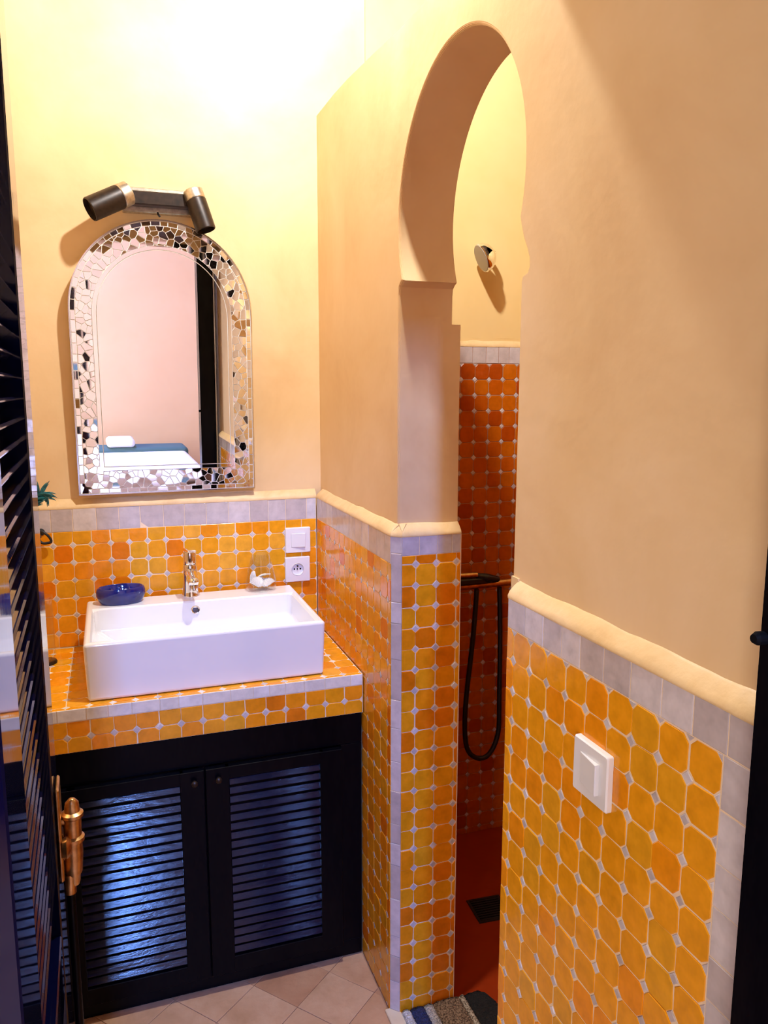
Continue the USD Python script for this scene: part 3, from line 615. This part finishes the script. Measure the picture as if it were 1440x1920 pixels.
# ------------------------------------------------------------------ switches and socket
def plate(name, label, catg, c, fr, kind_):
    """80 mm plate on a wall; built in (u, v, h) of the wall's frame"""
    t = thing(name, label, catg)
    def put(n, m, mat, **k):
        v = np.array(m.vertices); m = m.copy(); m.vertices = fr_pts(fr, v + np.array((c[0], c[1], 0))); obj(n, m, mat, t, **k)
    sq = lambda a, r: sbox(-a+r, -a+r, a-r, a-r).buffer(r, quad_segs=5)
    pts = np.vstack([np.c_[np.array(sq(0.040, 0.003).exterior.coords), np.full(len(sq(0.040, 0.003).exterior.coords), h)] for h in (0.0003, 0.0075)] + [np.c_[np.array(sq(0.0382, 0.003).exterior.coords), np.full(len(sq(0.0382, 0.003).exterior.coords), 0.0098)]])
    body = trimesh.convex.convex_hull(pts)
    hole = sbox(-0.0225, -0.0225, 0.0225, 0.0225) if kind_ == 'switch' else Point(0, 0).buffer(0.0205, quad_segs=12)
    cut = trimesh.creation.extrude_polygon(hole, 0.01, engine='earcut'); cut.apply_translation((0, 0, 0.0078 if kind_ == 'switch' else 0.0030))
    put('cover_plate', as_tm(to_mf(body) - to_mf(cut)), 'white_plastic', smooth=30)
    if kind_ == 'switch':
        r = 0.0221
        rk = trimesh.convex.convex_hull([(sx*r, sy*r, h) for sx in (-1, 1) for sy in (-1, 1) for h in (0.0079, 0.0098 if sx < 0 else 0.0155)] + [(sx*(r-0.001), sy*(r-0.001), 0.0106 if sx < 0 else 0.0163) for sx in (-1, 1) for sy in (-1, 1)])
        put('rocker', rk, 'socket_white')
    else:
        ring = lathe([(0.0190, 0.0031), (0.0203, 0.0031), (0.0203, 0.0100), (0.0196, 0.0106), (0.0188, 0.0100), (0.0190, 0.0031)], 40)
        put('socket_rim', ring, 'white_plastic', smooth=40)
        for x, z, r in ((-0.0095, 0.0, 0.0026), (0.0095, 0.0, 0.0026), (0.0, 0.0, 0.0022)):
            put('pin_hole', lathe([(0, 0.0032), (r, 0.0032), (r, 0.0036), (0, 0.0037)], 18), 'hole_black'); UV = None
            m = None
            p_ = stage.GetPrimAtPath(str(t.GetPath()) + '/pin_hole' + (f'_{USED[(str(t.GetPath()), "pin_hole")]-1:03d}' if USED[(str(t.GetPath()), 'pin_hole')] > 1 else ''))
            UsdGeom.Xformable(p_).AddTranslateOp().Set(Gf.Vec3d(*(x*fr.U + z*fr.V)))
        put('earth_pin', lathe([(0, 0.003), (0.0026, 0.003), (0.0026, 0.0095), (0.0018, 0.0105), (0, 0.0107)], 18), 'chrome_dark', smooth=40)
        p_ = stage.GetPrimAtPath(str(t.GetPath()) + '/earth_pin'); UsdGeom.Xformable(p_).AddTranslateOp().Set(Gf.Vec3d(*(0.0105*fr.V)))
    return t
plate('light_switch', 'small white light switch above the socket beside the basin', 'switch', (-0.0630, 1.1118), FA, 'switch')
plate('power_socket', 'white round power socket under the switch beside the basin', 'socket', (-0.0655, 1.0180), FA, 'socket')
plate('light_switch', 'large near white light switch on the orange tiles at the right', 'switch', (1.5270, 1.0625), FB, 'switch')

# ------------------------------------------------------------------ arched mosaic mirror
mc = np.array((-0.4445, -0.010, 1.66)); dY, dP = math.radians(1.0), math.radians(1.48)
nrm = np.array((math.sin(dY)*math.cos(dP), -math.cos(dY)*math.cos(dP), -math.sin(dP)))
mu = np.array((math.cos(dY), math.sin(dY), 0.0)); mv = np.cross(nrm, mu)
FM = Frame(mc, mu, mv)
mi = thing('mirror', 'arched wall mirror framed in broken mirror mosaic above the basin', 'mirror')
def arch(hw, zbot, zspr, r=None, n=48):
    a = np.linspace(0, math.pi, n); return Polygon([(-hw, zbot), (hw, zbot)] + [(hw*math.cos(t), zspr+hw*math.sin(t)) for t in a])
o_out = arch(0.2505, -0.378, 0.135); o_in = arch(0.1805, -0.300, 0.125)
obj('backing', prism(o_out, FM, -0.012, 0.004), 'mosaic_grout', mi, label='pale mosaic bed with thin bright edge')
obj('edge_strip', prism(o_out.buffer(0.0012).difference(o_out.buffer(-0.0022)), FM, -0.011, 0.0072), 'mirror_edge', mi)
obj('looking_glass', prism(o_in.buffer(-0.0015), FM, 0.0041, 0.0062), 'mirror_glass', mi)
band = o_out.buffer(-0.0035).difference(o_in.buffer(0.0010))
inner_trim = o_in.buffer(0.0105, join_style=2).difference(o_in.buffer(0.0012, join_style=2))
outer_trim = o_out.buffer(-0.0035, join_style=2).difference(o_out.buffer(-0.0150, join_style=2))
mid = band.difference(inner_trim.buffer(0.0008)).difference(outer_trim.buffer(0.0008))
def mirror_tile(poly, t=0.0015, tilt=0.016, mb=0.0041):
    p = np.array(shapely.geometry.polygon.orient(poly).exterior.coords)[:-1]; c = p.mean(0); a = rng.normal(0, tilt, 2); n = len(p)
    hgt = np.maximum(t + (p-c) @ a, 0.0004)
    top = FM(p, mb+hgt); V = np.vstack([FM(p, mb-0.001), top]); F = []
    for j in range(n): k = (j+1) % n; F += [(j, k, n+k), (j, n+k, n+j)]
    F += [(n, n+j, n+j+1) for j in range(1, n-1)]
    return trimesh.Trimesh(V, F, process=False)
cand = np.c_[rng.uniform(-0.30, 0.30, 16000), rng.uniform(-0.43, 0.45, 16000)]; seeds = []
mid_near = shapely.prepare(mid) or mid.buffer(0.03); shapely.prepare(mid_near)
for s in cand:
    if mid_near.contains(Point(s)) and all((s[0]-q[0])**2+(s[1]-q[1])**2 > 0.0118**2 for q in seeds): seeds.append(s)
    if len(seeds) > 620: break
seeds = np.array(seeds)
vor = Voronoi(seeds); pcs = []
for i, r in enumerate(vor.point_region):
    reg = vor.regions[r]
    if -1 in reg or not reg: continue
    q = Polygon(vor.vertices[reg]).intersection(mid)
    for g_ in getattr(q, 'geoms', [q]):
        if g_.geom_type == 'Polygon' and g_.area > 1.5e-5:
            g_ = g_.convex_hull.intersection(mid.buffer(0.002)).convex_hull.buffer(-0.0010, join_style=2)
            if g_.geom_type == 'Polygon' and g_.area > 8e-6: pcs.append(g_.simplify(0.0003))
pcs.sort(key=lambda s: -s.area)
for s in pcs[:295]: obj('mirror_piece', mirror_tile(s), 'mirror_piece', mi)
small = [mirror_tile(s) for s in pcs[295:]]
def strip_pieces(trim, step):
    out = []; ring = LineString(np.array(trim.exterior.coords)); Ls = ring.length; k = 0.0
    while k < Ls:
        l = step*(1+rng.uniform(-0.3, 0.3)); seg = shapely.ops.substring(ring, k, min(k+l-0.0012, Ls)).buffer(0.03, cap_style=2).intersection(trim)
        for g_ in getattr(seg, 'geoms', [seg]):
            if g_.geom_type == 'Polygon' and g_.area > 1e-5: out.append(g_)
        k += l
    return out
for q in strip_pieces(outer_trim, 0.026):
    q = q.convex_hull.buffer(-0.0006)
    if q.area > 1e-5 and q.area < 1.2e-3: small.append(mirror_tile(q.simplify(0.0004), 0.0012, 0.02))
obj('small_mirror_piece_field', cat(small), 'mirror_piece', mi, kind='stuff')
obj('inner_trim', prism(inner_trim.buffer(0.0003), FM, 0.0035, 0.0060), 'mirror_glass', mi)

# ------------------------------------------------------------------ double spot wall lamp over the mirror
wl = thing('spot_lamp', 'dark bronze double spot wall lamp above the arched mirror', 'wall lamp')
obj('back_plate', cbox(-0.542, -0.345, -0.006, 0.019, 2.066, 2.132, 0.002), 'satin_brass', wl)
obj('bar', cbox(-0.545, -0.340, -0.040, -0.007, 2.080, 2.116, 0.003), 'bronze', wl)
def spot(p0, d, L, r, rc):
    d = np.array(d, float); d /= np.linalg.norm(d); s = thing('spot_head', parent=wl)
    obj('collar', lathe([(0, 0), (rc-0.004, 0), (rc, 0.003), (rc+0.001, 0.026), (rc-0.001, 0.029), (0, 0.029)], 36, d, p0), 'satin_brass', s, smooth=40)
    obj('shade', lathe([(0, 0.0295), (r-0.001, 0.0295), (r, 0.032), (r, L-0.002), (r-0.0015, L), (r-0.003, L), (r-0.004, L-0.012), (0, L-0.014)], 40, d, p0), 'bronze', s, smooth=40)
spot((-0.522, -0.040, 2.108), (-0.80, -0.22, -0.44), 0.122, 0.032, 0.031)
spot((-0.354, -0.040, 2.128), (0.27, -0.16, -0.93), 0.115, 0.028, 0.027)
obj('cord', tube(spline([(-0.448, -0.010, 2.067), (-0.446, -0.013, 2.061), (-0.443, -0.016, 2.056)], 16), 0.0028, 8), 'black_plastic', wl, smooth=60)

# ------------------------------------------------------------------ shower fittings
hd = thing('overhead_shower', 'round chrome overhead shower on the yellow wall beyond the arch', 'shower')
hc_ = np.array((0.528, -0.062, 1.988)); hn = np.array((-0.82, 0.08, -0.38)); hn /= np.linalg.norm(hn)
obj('spray_face', lathe([(0, -0.0012), (0.041, -0.0012), (0.0425, 0.0), (0.0425, 0.002), (0, 0.002)], 44, -hn, hc_), 'spray_grey', hd, smooth=40)
obj('disc', lathe([(0, 0.0004), (0.044, 0.0004), (0.0465, 0.003), (0.0465, 0.010), (0.044, 0.018), (0.034, 0.034), (0.020, 0.043), (0.010, 0.046), (0, 0.046)], 44, -hn, hc_), 'chrome', hd, smooth=40)
obj('arm', tube(spline([hc_-hn*0.044, hc_-hn*0.056+(0, 0.02, 0), hc_-hn*0.058+(0, 0.05, 0.002), hc_-hn*0.058+(0, 0.073, 0.002)], 20), 0.0085, 14), 'chrome', hd, smooth=60)
obj('rose', lathe([(0, 0), (0.020, 0), (0.018, 0.005), (0.011, 0.008), (0, 0.009)], 28, (0, -1, 0), tuple((hc_-hn*0.058)[[0]])+(0.0115, hc_[2]+0.022)), 'chrome', hd, smooth=40)
mx = thing('shower_mixer', 'horizontal brass shower mixer bar low behind the arch', 'shower mixer')
obj('bar', tube([(0.36, -0.055, 0.925), (0.78, -0.055, 0.930)], 0.0125, 20), 'aged_brass', mx, smooth=40)
for x in (0.40, 0.74):
    obj('wall_union', cat([tube([(x, -0.005, 0.927), (x, -0.052, 0.927)], 0.011, 16), lathe([(0, 0), (0.028, 0), (0.026, 0.006), (0.012, 0.010), (0, 0.010)], 28, (0, -1, 0), (x, -0.0005, 0.927))]), 'aged_brass', mx, smooth=40)
obj('control_knob', tube([(0.335, -0.055, 0.925), (0.362, -0.055, 0.925)], [0.019, 0.021], 20), 'aged_brass', mx, smooth=40)
hs = thing('hand_shower', 'black and brass hand shower resting above the mixer bar', 'hand shower')
obj('handle', tube(spline([(0.40, -0.070, 0.970), (0.46, -0.072, 0.969), (0.53, -0.072, 0.968)], 14), 0.0095, 16), 'aged_brass', hs, smooth=40)
obj('head', trimesh.convex.convex_hull(np.vstack([np.array(trimesh.creation.icosphere(2, r).vertices)+np.array(c) for r, c in ((0.008, (0.53, -0.072, 0.966)), (0.015, (0.565, -0.075, 0.955)), (0.010, (0.605, -0.075, 0.948)))])), 'black_plastic', hs, smooth=60)
obj('rest', cat([cbox(0.40, 0.58, -0.084, -0.056, 0.938, 0.957, 0.003)]), 'black_plastic', hs)
ho = obj('shower_hose', tube(spline([(0.536, -0.062, 0.914), (0.532, -0.062, 0.84), (0.522, -0.060, 0.70), (0.505, -0.058, 0.52), (0.505, -0.056, 0.40), (0.535, -0.055, 0.315), (0.580, -0.055, 0.300), (0.622, -0.055, 0.345), (0.636, -0.055, 0.46), (0.634, -0.055, 0.62), (0.630, -0.057, 0.78), (0.622, -0.060, 0.914)], 90), 0.0085, 14), 'black_rubber', None, smooth=60, label='black flexible shower hose hanging in a loop beneath the mixer bar', cat='hose')

dg = thing('floor_drain', 'dark square drain grate in the red shower floor', 'drain', loc=(0.432, -0.405, -0.012), rotz=-4)
obj('rim', as_tm(to_mf(bx(-0.055, 0.055, -0.055, 0.055, -0.003, 0.003)) - to_mf(bx(-0.047, 0.047, -0.047, 0.047, -0.01, 0.01))), 'iron_black', dg)
obj('pit', bx(-0.048, 0.048, -0.048, 0.048, 0.0001, 0.0008), 'hole_black', dg)
for k in range(9): obj('grate_bar', cbox(-0.046, 0.046, -0.0445+k*0.0105, -0.0395+k*0.0105, 0.0009, 0.0028, 0.0006), 'iron_black', dg)

# ------------------------------------------------------------------ rag rug in the archway
rug = thing('rag_rug', 'small striped rag rug of navy, grey and brown lying in the archway', 'rug')
stripes = [('white', 0.024, 0.046), ('navy', 0.046, 0.083), ('grey', 0.083, 0.108), ('brown', 0.108, 0.182), ('fleck', 0.182, 0.197), ('black', 0.197, 0.268)]
for nm, a, b in stripes:
    nx, ny = max(4, int((b-a)/0.004)), 130; xs = np.linspace(a, b, nx+1); ys = np.linspace(-1.235, -0.722, ny+1)
    X, Y = np.meshgrid(xs, ys, indexing='ij')
    if nm == 'black':   # rounded outer corner
        cut = np.clip((X-0.235)/0.033, 0, 1); Y = np.minimum(Y, -0.722-0.045*cut**2)
    Z = 0.012 + 0.004*np.abs(np.sin(Y*math.pi/0.011)) + 0.0035*(meshkit.noise(np.stack([X*220, Y*220, X*0+3], -1), 11)-0.5) - 0.004*(np.abs((X-a)/(b-a)-0.5)*2)**4
    Z = Z*(1 if nm != 'black' else 0.9); nX, nY = X.shape
    V = np.vstack([np.stack([X, Y, Z], -1).reshape(-1, 3), np.stack([X, Y, X*0+0.0005], -1).reshape(-1, 3)]); F = []; o = nX*nY
    for i in range(nX-1):
        for j in range(nY-1):
            q = (i*nY+j, (i+1)*nY+j, (i+1)*nY+j+1, i*nY+j+1); F += [(q[0], q[1], q[2]), (q[0], q[2], q[3])]
    ring = [i*nY for i in range(nX)] + [(nX-1)*nY+j for j in range(1, nY)] + [i*nY+nY-1 for i in range(nX-2, -1, -1)] + [j for j in range(nY-2, 0, -1)]
    for p_, q_ in zip(ring, ring[1:]+ring[:1]): F += [(p_, o+p_, o+q_), (p_, o+q_, q_)]
    obj('stripe', trimesh.Trimesh(V, F, process=False), RUGM[nm], rug, smooth=True, label=f'{nm} stripe' if nm != 'fleck' else 'speckled stripe')

# ------------------------------------------------------------------ unseen bulb, out of view above, that lights the room, bed seen in the mirror
hb = thing('unseen_bulb', 'unseen bulb holder on a cord, out of view above the room', 'lamp')
obj('cord', tube([(LAMP[0], LAMP[1], LAMP[2]+0.09), (LAMP[0], LAMP[1], TOP)], 0.003, 8), 'black_plastic', hb)
obj('holder', lathe([(0, 0.035), (0.018, 0.035), (0.020, 0.04), (0.020, 0.075), (0.010, 0.09), (0, 0.091)], 24, None, LAMP), 'bronze', hb, smooth=40)
bed_ = thing('bed', 'white made bed in the bedroom, seen reflected in the mirror', 'bed')
bx0, bx1, by0, by1 = -1.4, 0.36, -6.6, -4.15
obj('base', rbox(bx0, bx1, by0, by1, 0.0, 0.32, 0.02), 'bed_wood', bed_)
obj('mattress', rbox(bx0+0.02, bx1-0.02, by0+0.02, by1-0.02, 0.321, 0.50, 0.05, 3), 'duvet', bed_, smooth=60)
obj('duvet', rbox(bx0-0.03, bx1+0.03, by0+0.40, by1+0.03, 0.46, 0.62, 0.070, 3), 'duvet', bed_, smooth=60)
obj('runner', rbox(bx0-0.035, bx1+0.035, by0+0.12, by0+0.52, 0.47, 0.66, 0.05, 3), 'runner_teal', bed_, smooth=60, label='dark teal runner folded across')
obj('towel', rbox(-0.42, -0.14, by0+0.14, by0+0.50, 0.661, 0.75, 0.042, 3), 'duvet', None, smooth=60, label='folded white towel lying on the dark teal runner', cat='towel')
